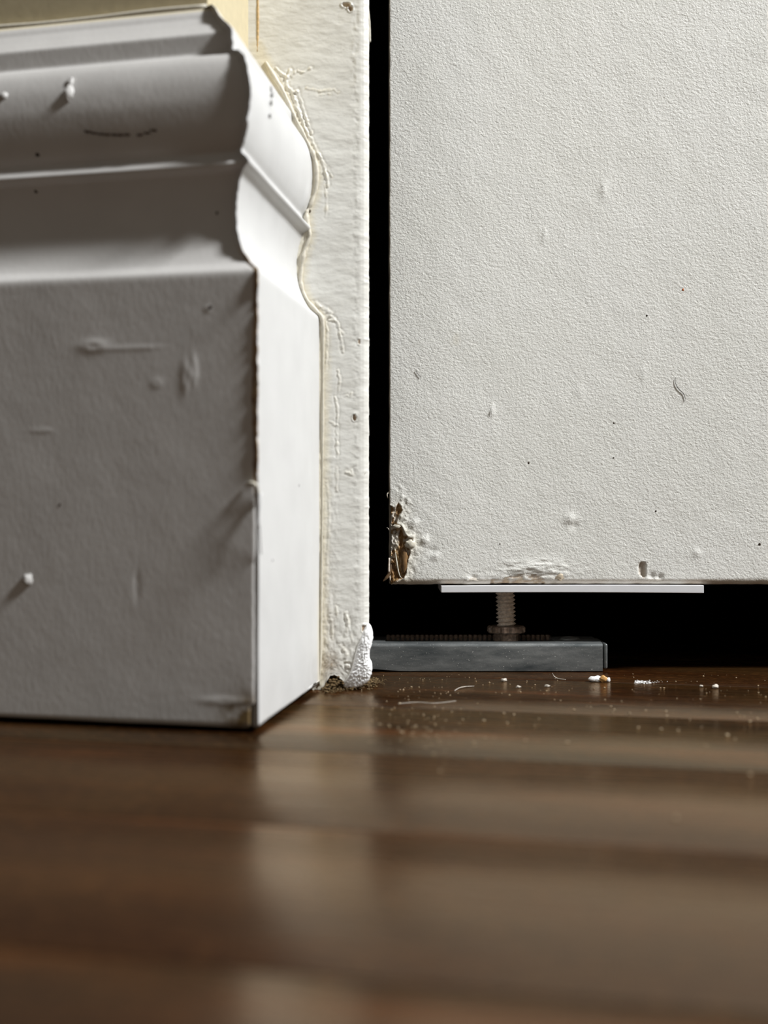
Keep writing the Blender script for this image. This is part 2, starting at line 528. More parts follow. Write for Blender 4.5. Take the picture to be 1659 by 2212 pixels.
def return_board():
    n = 130
    s = np.concatenate([np.linspace(0, .004, 14), np.linspace(.0045, SEND, n)])
    Z, S = np.meshgrid(pz, s, indexing='ij')
    D = np.meshgrid(pd, s, indexing='ij')[0].copy()
    zc = Z[:, :1]
    q = .0010 * sstep(.064, .082, zc) + .0001
    q = q + .0005 * fbm(zc * 260, zc * 0 + .3, 41) * sstep(.06, .09, zc) + .0021 * sstep(.140, .150, zc)
    for z0, a in ((.2155, .0012), (.183, .0012), (.1445, .0006), (.223, .0008)):
        q = q + a * np.exp(-((zc - z0) / .0013) ** 2)
    E = SEND - (pd[:, None] * mit[1]) / dr[1] + 0 * S[:, :1]               # every row ends on the casing face
    S2 = -q + (S / SEND) * (E + q)
    D += .0002 * fbm(S * 70, Z * 40, 48, 3) * (D > -.018)
    D -= .0004 * np.clip(1 - S / .0009, 0, 1) ** 2
    D += .0007 * fbm(Z * 420, Z * 0 + 7.7, 49, 4) * np.exp(-(S / .0012) ** 2) * sstep(.062, .075, Z)
    D += .0007 * np.exp(-((S2 - E + .006) / .004) ** 2) * np.exp(-((Z - .180) / .006) ** 2)
    M = C0[None, None, :] + D[..., None] * mit[None, None, :] + S2[..., None] * dr[None, None, :]
    P = np.concatenate([M, Z[..., None]], 2)
    t = S / SEND
    P[..., 2] += (.0002 + .0005 * t) * (Z < .003)
    cap = P[:, :1].copy(); cb = C0 + mit * (-.0225)
    cap[..., 0] = cb[0]; cap[..., 1] = cb[1]
    # the exposed end of the return: a thin dark face in the open joint
    P = np.concatenate([cap, P], 1)
    mask = np.zeros(P.shape[:2] + (4,)); mask[..., 3] = 1
    S3 = np.concatenate([S[:, :1], S], 1); Z3 = np.concatenate([Z[:, :1], Z], 1)
    nz = fbm(S3 * 500, Z3 * 500, 51)
    mask[:, 0, 0] = 1
    mask[..., 0] = np.maximum(mask[..., 0], sstep(.066, .074, Z3) * sstep(.15, .14, Z3) * sstep(.0007, .0001, S3 + .0005 * nz) * .9)
    mask[..., 2] = np.maximum(mask[..., 2], .18 * sstep(.030, .0, Z3) * (.6 + .6 * nz) * sstep(.05, .095, S3))
    mask[..., 1] = np.maximum(.55 * sstep(.217, .225, Z3), .5 * sstep(.088, .0965, S3) * sstep(.05, .02, Z3))
    return P, mask
P, mk = return_board()
rb = link('baseboard_return', grid_mesh('baseboard_return', P, mk, True), M_ret)
tag(rb, 'short brightly lit mitred return of the white baseboard against the door casing', 'baseboard', None, 'structure')

# ------------------------------------------------------------------ door casing
OUT = [(555, 100), (563, 122), (572, 134), (590, 165), (610, 197), (625, 230), (640, 262), (657, 295), (670, 322), (680, 350), (683, 380), (680, 412), (668, 445), (660, 462),
       (664, 490), (667, 510), (655, 545), (650, 580), (648, 612), (660, 645), (682, 672), (695, 692), (697, 760), (696, 900), (695, 1100), (693, 1300), (691, 1420), (688, 1480)]
def mmc(x, y): return ((x - 829.5) * YC / F * 1000, (H + (1106 - y) * YC / F) * 1000)
OUTM = [mmc(*p) for p in OUT]
RIDGES = [
    ([(596, 148), (607, 158), (622, 168)], 1.1, 2.6), ([(624, 166), (640, 153), (655, 156), (672, 147)], .8, 2.0),
    ([(627, 152), (618, 172), (620, 190), (633, 199), (644, 196)], 1.4, 2.6), ([(631, 201), (643, 228), (652, 255)], 1.2, 2.4), ([(642, 196), (652, 222), (660, 250), (673, 290)], 1.0, 2.0),
    ([(637, 226), (650, 250), (660, 278), (676, 308), (690, 335), (702, 362), (708, 390), (709, 402)], 1.0, 2.2), ([(690, 335), (705, 358), (716, 382)], .5, 1.6),
    ([(656, 262), (672, 318), (690, 372)], .4, 2.6), ([(703, 402), (706, 440), (704, 470)], .45, 2.0), ([(661, 514), (662, 540), (655, 556)], .8, 2.2),
    ([(683, 655), (692, 662), (706, 668), (716, 678), (700, 688), (684, 676)], 1.2, 3.0), ([(698, 694), (709, 690), (722, 692)], .8, 2.4),
    ([(703, 694), (708, 722), (706, 760), (704, 800)], .8, 2.0), ([(714, 682), (728, 695), (732, 715), (738, 735), (740, 760)], 1.0, 2.2), ([(734, 712), (742, 722)], .8, 2.0),
    ([(729, 800), (734, 820), (731, 848)], .8, 2.0), ([(724, 858), (730, 890), (727, 930), (729, 985)], 1.0, 2.0), ([(712, 910), (722, 918), (730, 920)], .7, 2.2),
    ([(706, 1040), (712, 1100), (708, 1180), (704, 1260)], .5, 2.2), ([(728, 1010), (727, 1060)], .7, 2.2), ([(716, 1330), (718, 1380)], .9, 2.2), ([(748, 1325), (752, 1352), (747, 1372)], 1.3, 3.0),
    ([(735, 1395), (748, 1408), (748, 1430)], 1.0, 3.0), ([(727, 1310), (728, 1330)], .8, 2.0), ([(748, 1330), (760, 1378), (762, 1385)], .7, 2.0),
    ([(744, 855), (757, 858), (760, 850)], .8, 2.2), ([(748, 1020), (762, 1026), (760, 1016)], .9, 2.4), ([(660, 190), (690, 197), (722, 193), (730, 200)], .5, 1.8), ([(690, 205), (712, 203)], .5, 1.6)]
def casing():
    XF = -.0094; R = .0036
    x = np.concatenate([np.linspace(-.062, -.048, 4), np.arange(-.0475, XF - .0001, .00027)])
    a = np.linspace(0, math.pi / 2, 16)
    arcx = XF + R * np.sin(a); arcy = R * (1 - np.cos(a))
    side = np.linspace(.0005, .014, 8)
    u = np.concatenate([x, arcx, np.full(8, XF + R)]); v = np.concatenate([np.zeros(len(x)), arcy, R + side])
    nx = np.concatenate([np.zeros(len(x)), np.sin(a), np.ones(8)]); ny = np.concatenate([-np.ones(len(x)), -np.cos(a), np.zeros(8)])
    z = np.concatenate([np.arange(0, .262, .00031), np.linspace(.265, .4, 30), np.linspace(.45, 2.12, 12)])
    U, Z = np.meshgrid(u, z, indexing='ij'); V = np.meshgrid(v, z, indexing='ij')[0]
    NX = np.meshgrid(nx, z, indexing='ij')[0]; NY = np.meshgrid(ny, z, indexing='ij')[0]
    um, zm = U * 1000, Z * 1000
    near = (zm < 262)
    d = np.zeros(U.shape)
    d += .00013 * fbm(um * .18, zm * .5, 61, 3) + .00004 * fbm(um * .8, zm * 1.7, 66, 3)       # sideways brush marks
    do = poly_dist(um, zm, OUTM)
    cream = sstep(4.2, .6, do + .8 * fbm(um * .9, zm * .9, 71)) * near
    rough_zone = sstep(9.0, 3.0, do) * sstep(115, 60, zm) + sstep(45, 12, zm)
    d += rough_zone * (.00019 * fbm(um * .9, zm * .5, 75, 5)) * near
    # ragged rim of the face
    d += .00030 * fbm(um * .5, zm * .55, 77, 4) * np.exp(-((um + 10.4 + .5 * vn(um * 0, zm * .12, 79)) / 1.3) ** 2)
    d += .00025 * np.clip(fbm(um * .3, zm * .9, 78, 3), 0, 1) * NX
    # stacked layers of paint along the rounded edge
    ang = np.arctan2(NX, -NY)
    for a0 in (.45, .85, 1.2):
        d += .00012 * sstep(a0 - .03, a0 + .03, ang)
    d -= .00036 * sstep(1.2, 1.5, ang)
    uw = um + .55 * fbm(um * .9, zm * .9, 401, 4); zw = zm + .55 * fbm(um * 1.1, zm * 1.1, 402, 3)
    hv = np.clip(.62 + 1.3 * fbm(um * .8, zm * .6, 403, 3), .0, 1.5) * (.55 + .45 * sstep(125, 150, zm))
    for pts, h, wpx in RIDGES:
        pm_ = [mmc(*p) for p in pts]
        xs = [p[0] for p in pm_]; ys = [p[1] for p in pm_]
        sel = (um > min(xs) - 2) & (um < max(xs) + 2) & (zm > min(ys) - 2) & (zm < max(ys) + 2)
        ii = np.where(sel)
        if len(ii[0]) == 0: continue
        dd = poly_dist(uw[ii], zw[ii], pm_)
        wm = wpx * .17
        d[ii] += hv[ii] * h * .00036 * np.exp(-(dd / wm) ** 2) - h * .00012 * np.exp(-((dd - 2 * wm) / wm) ** 2)
        cream[ii] = np.maximum(cream[ii], .55 * hv[ii] * np.exp(-(dd / (wm * 2.2)) ** 2))
    # chips with bare wood
    bare = np.zeros(U.shape); dirt = np.zeros(U.shape)
    for (x0, y0, rx, ry, h) in [(748, 10, 9, 5, .0007), (757, 18, 5, 6, .0006), (766, 902, 4, 7, .0006), (776, 738, 2, 6, .0003), (786, 1358, 4, 8, .0006), (668, 456, 3, 3, .0008)]:
        cx, cz = mmc(x0, y0)
        r2 = ((um - cx) / (rx * .171)) ** 2 + ((zm - cz) / (ry * .171)) ** 2 + .5 * fbm(um * 3, zm * 3, 83)
        d -= h * sstep(1.3, .6, r2); bare = np.maximum(bare, .8 * sstep(1.2, .7, r2))
        d += .0003 * np.exp(-((r2 - 1.6) / .5) ** 2)
    cx, cz = mmc(712, 1440)
    dirt = np.maximum(dirt, .62 * np.exp(-(((um - cx) / 3.6) ** 2 + ((zm - cz) / 6.5) ** 2)) * (1 + .9 * fbm(um * 1.5, zm * 1.2, 85)))
    dirt = np.maximum(dirt, .22 * sstep(4, 1, np.abs(um + 20)) * sstep(70, 20, zm) * (.6 + .8 * fbm(um * 1.2, zm * .8, 87)))
    kx, kz = mmc(752, 1443)
    rk = np.hypot((um - kx), (zm - kz))
    d += .0005 * np.sin(rk * 3.2) * np.exp(-(rk / 1.9) ** 2); dirt = np.maximum(dirt, .45 * np.exp(-(rk / 1.7) ** 2) * (.6 + .5 * np.cos(rk * 3.2)))
    cream = np.where(cream < dirt, cream, cream)
    # the gnawed-out foot: the lower edge follows its outline
    foot = np.interp(u * 1000, [mmc(q, 0)[0] for q in (600, 693, 703, 714, 726, 740, 752, 762, 775, 785, 800)],
                     [0, 0, 2.5, 5.2, 5.6, 3.6, 1.8, 1.0, 1.8, 3.2, 5.0])
    foot = foot + .35 * vn(u * 1800, u * 0, 91)
    Zf = np.where(Z < .012, foot[:, None] / 1000 + Z * (1 - foot[:, None] / 12), Z)
    X = U + d * NX; Yv = YC + V + d * NY
    P = np.stack([X, Yv, Zf], 2)
    mask = np.zeros(P.shape[:2] + (4,)); mask[..., 3] = 1
    mask[..., 0] = np.clip(bare, 0, 1); mask[..., 1] = np.clip(cream, 0, 1) * .85; mask[..., 2] = np.clip(dirt, 0, 1)
    # a thickness behind the lower edge
    lip = P[:, :1].copy(); lip[..., 1] += .012
    P = np.concatenate([lip, P], 1)
    ml = mask[:, :1].copy(); ml[..., 0] = 1
    mask = np.concatenate([ml, mask], 1)
    return P, mask
P, mk = casing()
cs = link('trim_1', grid_mesh('trim_1', P, mk, False), M_casing)
tag(cs, 'thickly painted off-white door casing with wrinkled caulk beside the dark gap', 'door casing', None, 'structure')
link('jamb', box_mesh('jamb', -.060, -.018, YC + .013, .605, 0.0, 2.12), M_closet_shade, cs, False)  # jamb takes the closet's painted-in shade as its colour

# caulk squeezed along the joint of the return and the casing
def caulk():
    pts = smooth_pts([px(x + 1.5, y, YC - .0001) for x, y in OUT[2:]], 5)
    n = len(pts); k = np.arange(n)
    rad = .00075 + .0005 * vn(k * .35, k * 0 + .5, 95) + .00035 * vn(k * 1.1, k * 0 + 3.5, 96)
    zz = np.array([p.z for p in pts]); rad = rad * (.45 + .55 * sstep(.115, .15, zz)) + .0003 * np.exp(-((zz - .015) / .01) ** 2)
    V, Fc = tube_data(pts, list(np.clip(rad, .0002, .0016)), 8)
    return mesh('caulk_bead', V, Fc)
ck = link('caulk_bead', caulk(), M_cream, cs)
tag(ck, 'irregular cream caulk bead')
# paint sliver lifting off the casing's edge near the top
V, Fc = tube_data(smooth_pts([px(795, 14, .4835), px(797.5, 40, .4834), px(798.5, 65, .4834), px(799, 84, .4832), px(800.5, 91, .483)], 4), [.0003] * 5 + [.0004] * 6 + [.00035] * 4 + [.00008] * 2, 6)
link('paint_sliver', mesh('paint_sliver', V, Fc), M_cream, cs)
# drip line where an old paint edge crosses the casing at the top
tube('paint_run', [px(557, -10, YC + .0002), px(557.5, 40, YC + .0002), px(557, 80, YC + .0002), px(556, 112, YC + .0002)], [.00045, .0006, .0005, .0003], flat_mat('ochre_paint_edge', lin(196, 168, 122), .5), cs)

# raw white filler lump at the foot of the casing
def radial(outline, Y, T, seed, depth_back=.004, rings=9, amp=.0004, freq=900, sub=5):
    o = smooth_pts([Vector((a, b, 0)) for a, b in outline] + [Vector((*outline[0], 0))], sub)[:-1]
    o = [(p.x, p.y) for p in o]
    cx = sum(p[0] for p in o) / len(o); cy = sum(p[1] for p in o) / len(o)
    V, Fc = [], []; n = len(o)
    rs = np.random.RandomState(seed)
    for r in range(rings + 1):
        t = r / rings
        for i, (a, b) in enumerate(o):
            j = 1 + (.028 * rs.randn() if r == rings else 0)
            x, y, z = px(cx + (a - cx) * t * j, cy + (b - cy) * t * j, Y)
            h = T * max(0, 1 - t ** 2.2) ** .7 + amp * float(fbm(x * freq, z * freq, seed, 4)) * (1 - .6 * t ** 6)
            V.append((x, Y - h, z))
    for i, (a, b) in enumerate(o):
        x, y, z = px(a, b, Y); V.append((x, Y + depth_back, z))
    for r in range(rings + 1):
        for i in range(n):
            i2 = (i + 1) % n
            Fc.append((r * n + i, r * n + i2, (r + 1) * n + i2, (r + 1) * n + i))
    me = mesh('patch', V, Fc)
    bm = bmesh.new(); bm.from_mesh(me); bmesh.ops.remove_doubles(bm, verts=bm.verts, dist=1e-6); bmesh.ops.recalc_face_normals(bm, faces=bm.faces); bm.to_mesh(me); bm.free()
    return me
lm = link('filler_lump', radial([(793, 1350), (799, 1355), (803, 1364), (805, 1378), (802, 1394), (798, 1410), (798, 1428), (803, 1440), (802, 1455), (796, 1470), (787, 1478), (775, 1484), (762, 1487), (748, 1484),
                                  (742, 1476), (750, 1462), (758, 1444), (764, 1420), (771, 1396), (781, 1368)], YC + .0006, .0022, 7, .012, 34, .0006, 2300, 12), M_plaster, cs)
tag(lm, 'raw white filler lump at the foot of the casing')

# ------------------------------------------------------------------ door
def mmd(x, y): return ((x - 829.5) * YD / F * 1000, (H + (1106 - y) * YD / F) * 1000)
CHIP = [(843, 1092), (853, 1098), (860, 1086), (867, 1094), (869, 1104), (863, 1112), (859, 1122), (857, 1132), (867, 1136), (872, 1146), (876, 1154), (881, 1160), (890, 1163), (893, 1176), (886, 1186),
        (886, 1198), (881, 1210), (879, 1226), (877, 1240), (872, 1249), (858, 1254), (836, 1268), (820, 1268), (820, 1200), (824, 1092)]
SLOT = [(1379, 1222), (1382, 1215), (1387, 1212), (1393, 1214), (1395, 1221), (1395, 1240), (1394, 1248), (1388, 1248), (1382, 1243), (1379, 1235)]
WORN = [(1060, 1253), (1090, 1248), (1115, 1240), (1145, 1239), (1160, 1241), (1172, 1247), (1178, 1254), (1178, 1275), (1060, 1275)]
def door():
    XL = (840.5 - 829.5) * YD / F; ZB = .0362; R = .0007; RB = .0028
    XR = .385
    a = np.linspace(math.pi / 2, 0, 9)
    u = np.concatenate([np.full(3, XL), XL + R - R * np.sin(a), np.arange(XL + R + .0003, .020, .0003), np.arange(.0204, .168, .0007), np.linspace(.175, XR, 12)])
    uy = np.concatenate([[.034, .02, .005], R - R * np.cos(a)[::1], np.zeros(len(u) - 12)])
    unx = np.concatenate([-np.ones(3), -np.sin(a), np.zeros(len(u) - 12)])
    b = np.linspace(math.pi / 2, 0, 10)
    vz = np.concatenate([np.full(3, ZB), ZB + RB - RB * np.sin(b), np.arange(ZB + RB + .0003, .078, .00033), np.arange(.0788, .30, .0022), np.linspace(.32, 2.03, 10)])
    vy = np.concatenate([[.034, .02, .006], RB - RB * np.cos(b), np.zeros(len(vz) - 13)])
    vnz = np.concatenate([-np.ones(3), -np.sin(b), np.zeros(len(vz) - 13)])
    U, Z = np.meshgrid(u, vz, indexing='ij'); UY = np.meshgrid(uy, vz, indexing='ij')[0]; VY = np.meshgrid(u, vy, indexing='ij')[1]
    NX = np.meshgrid(unx, vz, indexing='ij')[0]; NZ = np.meshgrid(u, vnz, indexing='ij')[1]
    Yv = YD + np.maximum(UY, VY)
    um, zm = U * 1000, Z * 1000
    front = (np.maximum(UY, VY) < .004)
    d = .00012 * fbm(um * .12, zm * .12, 101, 3)
    low = sstep(78, 60, zm)
    # corner dent and chip
    chip = [mmd(*p) for p in CHIP]
    ins = inside(um, zm, chip) & front
    dc = poly_dist(um, zm, chip)
    rel = fbm(um * .55, zm * .35, 103, 4); rl2 = fbm(um * 1.8, zm * .9, 107, 3)
    depth = (.0013 + .0015 * rel + .0008 * rl2)
    d = np.where(ins, -np.maximum(depth, .0002) * sstep(0, .7, dc), d)
    d += np.where(~ins & front, .0005 * np.exp(-(dc / .8) ** 2) * low * (.5 + .7 * vn(um * .8, zm * .8, 109)), 0)
    d += np.where(~ins & front, low * .0004 * np.exp(-(dc / 6) ** 2) * fbm(um * .5, zm * .5, 111, 4), 0)
    # old filled crack running down towards the corner
    d += .00055 * np.clip(fbm(um * .7, zm * .5, 113, 3), -.2, 1) * np.exp(-((um - 8.0 - .06 * (70 - zm)) / 3.0) ** 2) * sstep(82, 70, zm) * sstep(45, 52, zm)
    # bulged blister over the pivot
    bx, bz = mmd(1155, 1225)
    d += .0010 * np.exp(-(((um - bx) / 11) ** 2 + ((zm - bz) / 3.0) ** 2)) * (.7 + .6 * fbm(um * .4, zm * .9, 115, 3)) * (~ins)
    d += .0005 * fbm(um * .35, zm * .9, 117, 3) * np.exp(-(((um - bx) / 18) ** 2 + ((zm - bz + 2) / 4.0) ** 2))
    # worn arris
    worn = [mmd(*p) for p in WORN]
    wi = inside(um, zm, worn) & front
    wn = fbm(um * .5, zm * 1.2, 121, 3)
    d -= np.where(wi, .0003 * (.6 + wn), 0)
    # slot
    sl = [mmd(*p) for p in SLOT]
    si = inside(um, zm, sl) & front
    ds = poly_dist(um, zm, sl)
    d -= np.where(si, .0011 * sstep(0, .5, ds), 0)
    d += np.where(~si & front, .00018 * np.exp(-(ds / .5) ** 2), 0)
    # small knocks: x, y, radius px, height
    for (x0, y0, r, h) in [(1505, 1195, 9, .0004), (1232, 1122, 12, .0006), (1240, 1135, 9, -.0004), (1063, 888, 4, .0009), (1252, 845, 8, .0004), (1390, 803, 8, .0004), (1176, 508, 5, .0005), (1305, 405, 8, .0004),
                           (1303, 418, 8, .0004), (895, 1130, 9, .0005), (918, 1165, 9, .0006), (935, 1190, 8, -.0005), (940, 1200, 9, .0005), (1408, 1245, 7, -.0008), (1425, 1247, 6, -.0009), (1010, 1253, 9, .0006), (1022, 1249, 7, -.0006)]:
        cx, cz = mmd(x0, y0)
        r2 = ((um - cx) ** 2 + (zm - cz) ** 2) / (r * .19) ** 2
        d += h * np.exp(-r2 * (1 + .4 * fbm(um * 1.2, zm * 1.2, 123))) * front
    # waver of the long edges
    d += .00025 * fbm(um * 0, zm * .16, 125, 3) * (NX < -.4) + .0002 * fbm(um * .18, zm * 0, 127, 3) * (NZ < -.4)
    ny = -np.sqrt(np.clip(1 - NX ** 2 - NZ ** 2, 0, 1))
    P = np.stack([U + d * NX, Yv + d * ny, Z + d * NZ], 2)
    # the chip also bites into the edge
    bite = np.where(ins, np.clip(-d, 0, .003) * .35, 0)
    P[..., 0] += bite * (UY > 0) * .8
    mask = np.zeros(P.shape[:2] + (4,)); mask[..., 3] = 1
    paintleft = sstep(.05, .35, fbm(um * .7, zm * .35, 131, 3) + np.where((zm > 47) & (zm < 57) & (um < 6), .5, 0))
    mask[..., 0] = np.where(ins, 1 - .75 * paintleft * (zm > 46), 0)
    mask[..., 0] = np.maximum(mask[..., 0], np.where(wi, np.clip(.6 * sstep(-.2, .3, wn + .2 * np.exp(-((um - 55) / 10) ** 2)), 0, 1), 0))
    mask[..., 2] = np.maximum(np.where(si, .55, 0), .62 * sstep(-.15, -.35, NZ) * (.8 + .6 * fbm(um * .15, zm * .3, 133)))
    cx, cz = mmd(985, 733)
    mask[..., 1] = np.maximum(.5 * np.exp(-((um - cx) ** 2 + (zm - cz) ** 2) / 1.3 ** 2), .5 * (NX < -.25))
    mask[..., 1] = np.maximum(mask[..., 1], np.where(~ins & front, .35 * np.exp(-(dc / 3.5) ** 2) * low, 0))
    return P, np.clip(mask, 0, 1)
P, mk = door()
dr_o = link('door_1', grid_mesh('door_1', P, mk, True), M_door)
tag(dr_o, 'white stippled folding closet door with a broken lower left corner', 'door', None, 'structure')
link('door_back', box_mesh('door_back', .0024, .385, YD + .0335, YD + .035, .0364, 2.03), M_door, dr_o, False)
# splinters, torn paint and a resin drop at the broken corner
def splinter(pts, rad, mat, name='splinter'):
    tube(name, [px(x, y, Y) for x, y, Y in pts], rad, mat, dr_o, 6, 4)
splinter([(846, 1215, YD + .0016), (841, 1238, YD + .001), (834, 1249, YD + .0004), (827, 1256, YD)], [.0006, .0009, .0007, .0002], M_brown)
splinter([(841, 1205, YD + .0008), (840, 1230, YD + .0008), (843, 1254, YD + .0006)], [.0004, .0005, .0003], M_threads)
splinter([(853, 1185, YD + .0010), (857, 1215, YD + .0004), (862, 1240, YD + .0006), (868, 1250, YD + .0008)], [.0002, .00035, .0003, .00015], M_cream)
splinter([(842, 1062, YD + .001), (836, 1068, YD + .0005), (838, 1076, YD + .001)], [.0004, .0003, .0002], M_cream, 'torn_paint')
splinter([(841, 1146, YD + .001), (838, 1141, YD + .001), (835, 1140, YD + .001)], [.0002, .00015, .00006], M_fibre, 'torn_paint')
o = lump('torn_paint', px(886, 1176, YD - .0004), .0018, .0007, .0018, 5, M_cream, dr_o, .35)
o = lump('torn_paint', px(856, 1137, YD - .0002), .0016, .0006, .0007, 9, M_cream, dr_o, .35)
o = lump('resin_drop', px(873, 1212, YD + .0008), .0018, .0012, .0055, 12, flat_mat('amber_resin', lin(126, 98, 66), .25, .6, 0, 500, .3), dr_o, .15)
o = lump('torn_paint', px(1015, 1252, YD + .0003), .0030, .0005, .0006, 15, M_fibre, dr_o, .4)
o = lump('torn_paint', px(1210, 1247, YD + .0002), .0022, .0007, .0012, 17, flat_mat('dirty_paint_flake', lin(196, 182, 160), .6), dr_o, .4)
for (x, y, r, m) in [(1475, 626, .0006, 'r'), (1142, 1000, .0005, 'd'), (1325, 989, .0005, 'd'), (1641, 1176, .0006, 'd'), (1398, 682, .0005, 'd'), (1417, 1104, .0004, 'd'), (1080, 1175, .0004, 'd'), (1175, 509, .0005, 'd'), (1278, 535, .0004, 'd'), (1326, 914, .0004, 'd')]:
    lump('paint_speck', px(x, y, YD + .0001), r, .0002, r, int(x), flat_mat('rust_speck', lin(178, 104, 58), .7) if m == 'r' else M_grime, dr_o, .3, 8, 5)

# second leaf of the folding door, outside the frame
d2 = link('door_2', box_mesh('door_2', .389, .790, YD, YD + .035, .0362, 2.03, .0015), M_door, None, False)
tag(d2, 'second leaf of the white closet door, right of the broken one', 'door', None, 'structure')

# hairs on the door's face
def hair(name, pts, rad, mat, label, cat='hair', group=None):
    o = tube(name, pts, rad, mat, None, 6, 6)
    return tag(o, label, cat, group)
hair('hair', [px(x, y, YD - .0003) for x, y in ((1460, 815), (1459, 826), (1463, 836), (1469, 843), (1476, 850), (1480, 860), (1479, 868))], [.00006, .00013, .00013, .00006], M_hair, 'curved dark hair stuck to the white door, right of centre')
hair('hair', [px(x, y, YD - .0003) for x, y in ((1299, 404), (1304, 402), (1309, 406))], .0001, M_hair, 'tiny dark hair high on the white door')
hair('hair', [px(x, y, YD - .0003) for x, y in ((898, 800), (903, 808), (909, 815))], .0001, M_hair, 'tiny dark hair low on the door beside its left edge')

# ------------------------------------------------------------------ pivot bracket on the floor
def empty(name, loc):
    o = bpy.data.objects.new(name, None); SC.collection.objects.link(o); o.location = loc
    o.empty_display_size = .01
    return o
br = empty('pivot_bracket', (.04, .548, 0))
tag(br, 'grey steel floor bracket with a toothed slot under the closet door', 'bracket')
def child(o, root):
    o.parent = root; o.matrix_parent_inverse = Matrix.Translation(-root.location); return o
def bracket_body():
    X0, X1 = -.022, .0902
    Y0, Y1, ZT, R, T = .5345, .5625, .0120, .0018, .0013
    prof = [(Y0, .0004)]
    for k in range(7):
        a = math.pi / 2 * k / 6; prof.append((Y0 + R - R * math.cos(a), ZT - R + R * math.sin(a)))
    prof += [(.5408, ZT)]
    front = prof
    inner = [(y + T if i == 0 else y, z) for i, (y, z) in enumerate(prof)]
    V, Fc = [], []
    def extr(poly, x0, x1, nx=24, bow=0):
        b = len(V); n = len(poly)
        for i in range(nx + 1):
            x = x0 + (x1 - x0) * i / nx
            lift = .0012 * sstep(.010, -.012, x) if bow else 0
            for (y, z) in poly:
                V.append((x, y, z + (float(lift) if z < .006 else 0)))
        for i in range(nx):
            for k in range(n):
                k2 = (k + 1) % n
                Fc.append((b + i * n + k, b + i * n + k2, b + (i + 1) * n + k2, b + (i + 1) * n + k))
        Fc.append(tuple(b + k for k in range(n))); Fc.append(tuple(b + nx * n + k for k in range(n)))
    fr = [(Y0, .0004)] + prof[1:] + [(.5408, ZT - T), (Y0 + R, ZT - T), (Y0 + T, ZT - R - .0004), (Y0 + T, .0004)]
    extr(fr, X0, X1, 40, 1)
    bk = [(.5545, ZT), (Y1, ZT), (Y1, .0004), (Y1 - T, .0004), (Y1 - T, ZT - T), (.5545, ZT - T)]
    extr(bk, X0, X1, 4)
    for (a, b2) in ((X0, .0006), (.0715, X1)):
        extr([(.5408, ZT), (.5545, ZT), (.5545, ZT - T), (.5408, ZT - T)], a, b2, 2)
    return mesh('channel', V, Fc)
o = child(link('channel', bracket_body(), M_metal, None, True), br)
for p in o.data.polygons: p.use_smooth = True
o.modifiers.new('edge', 'EDGE_SPLIT').split_angle = math.radians(40)
child(link('end_flange', box_mesh('end_flange', .0908, .0924, .5352, .5600, .0012, .0116, .0007, 3), M_metal), br)
# the rack of teeth beside the slot
V, Fc = [], []
def addbox(x0, x1, y0, y1, z0, z1):
    b = len(V)
    V.extend([(x, y, z) for z in (z0, z1) for y in (y0, y1) for x in (x0, x1)])
    for f in ((0, 1, 3, 2), (4, 6, 7, 5), (0, 4, 5, 1), (2, 3, 7, 6), (0, 2, 6, 4), (1, 5, 7, 3)): Fc.append(tuple(b + i for i in f))
addbox(.0010, .0712, .5545, .5572, .0120, .0131)
n = 34
for k in range(n):
    x = .0012 + .070 * k / n
    addbox(x, x + .0012, .5530, .5546, .0112, .0136)
rk = child(link('tooth_rack', mesh('tooth_rack', V, Fc), M_dsteel, None, False), br)
tag(rk, 'dark rack of small teeth')
child(link('rivet', (lambda: mesh('rivet', *lump_data((.0787, .5500, .0120), .0045, .0045, .0013, 3, .0, 20, 10)))(), M_metal), br)

# threaded pivot pin with its toothed adjusting wheel
pin = empty('pivot_pin', (.0516, .547, .012))
tag(pin, 'threaded steel pivot pin with toothed wheel standing between bracket and door', 'screw')
def thread():
    px0, py0 = .0516, .547
    V, Fc = [], []; NS = 32
    zs = np.arange(.0165, .0362, .00016)
    for z in zs:
        for k in range(NS):
            a = 2 * math.pi * k / NS
            ph = ((z - .0165) / .00168 - a / (2 * math.pi)) % 1.0
            r = .0032 + .00100 * (max(0, 1 - abs(ph - .5) / .42) ** .8) * float(sstep(.0168, .019, z))
            V.append((px0 + r * math.cos(a) + .0006 * (z - .0165) / -.02, py0 + r * math.sin(a), z))
    for i in range(len(zs) - 1):
        for k in range(NS):
            k2 = (k + 1) % NS
            Fc.append((i * NS + k, i * NS + k2, (i + 1) * NS + k2, (i + 1) * NS + k))
    return mesh('threaded_shaft', V, Fc)
child(link('threaded_shaft', thread(), M_threads), pin)
def gear(name, z0, z1, r0, r1, teeth, bev):
    V, Fc = [], []; NS = teeth * 4
    ring = []
    for (z, k) in ((z0, .92), (z0 + bev, 1), (z1 - bev, 1), (z1, .92)):
        for i in range(NS):
            a = 2 * math.pi * i / NS + .2
            r = (r1 if i % 4 in (0, 1) else r0) * k
            V.append((.0516 + r * math.cos(a), .547 + r * math.sin(a), z))
    for j in range(3):
        for i in range(NS):
            i2 = (i + 1) % NS
            Fc.append((j * NS + i, j * NS + i2, (j + 1) * NS + i2, (j + 1) * NS + i))
    Fc.append(tuple(range(NS))); Fc.append(tuple(3 * NS + i for i in range(NS)))
    return link(name, mesh(name, V, Fc), M_dsteel, None, False)
child(gear('toothed_wheel', .0150, .0180, .0073, .0081, 12, .0006), pin)
child(gear('hex_collar', .0115, .0151, .0052, .0056, 6, .0004), pin)

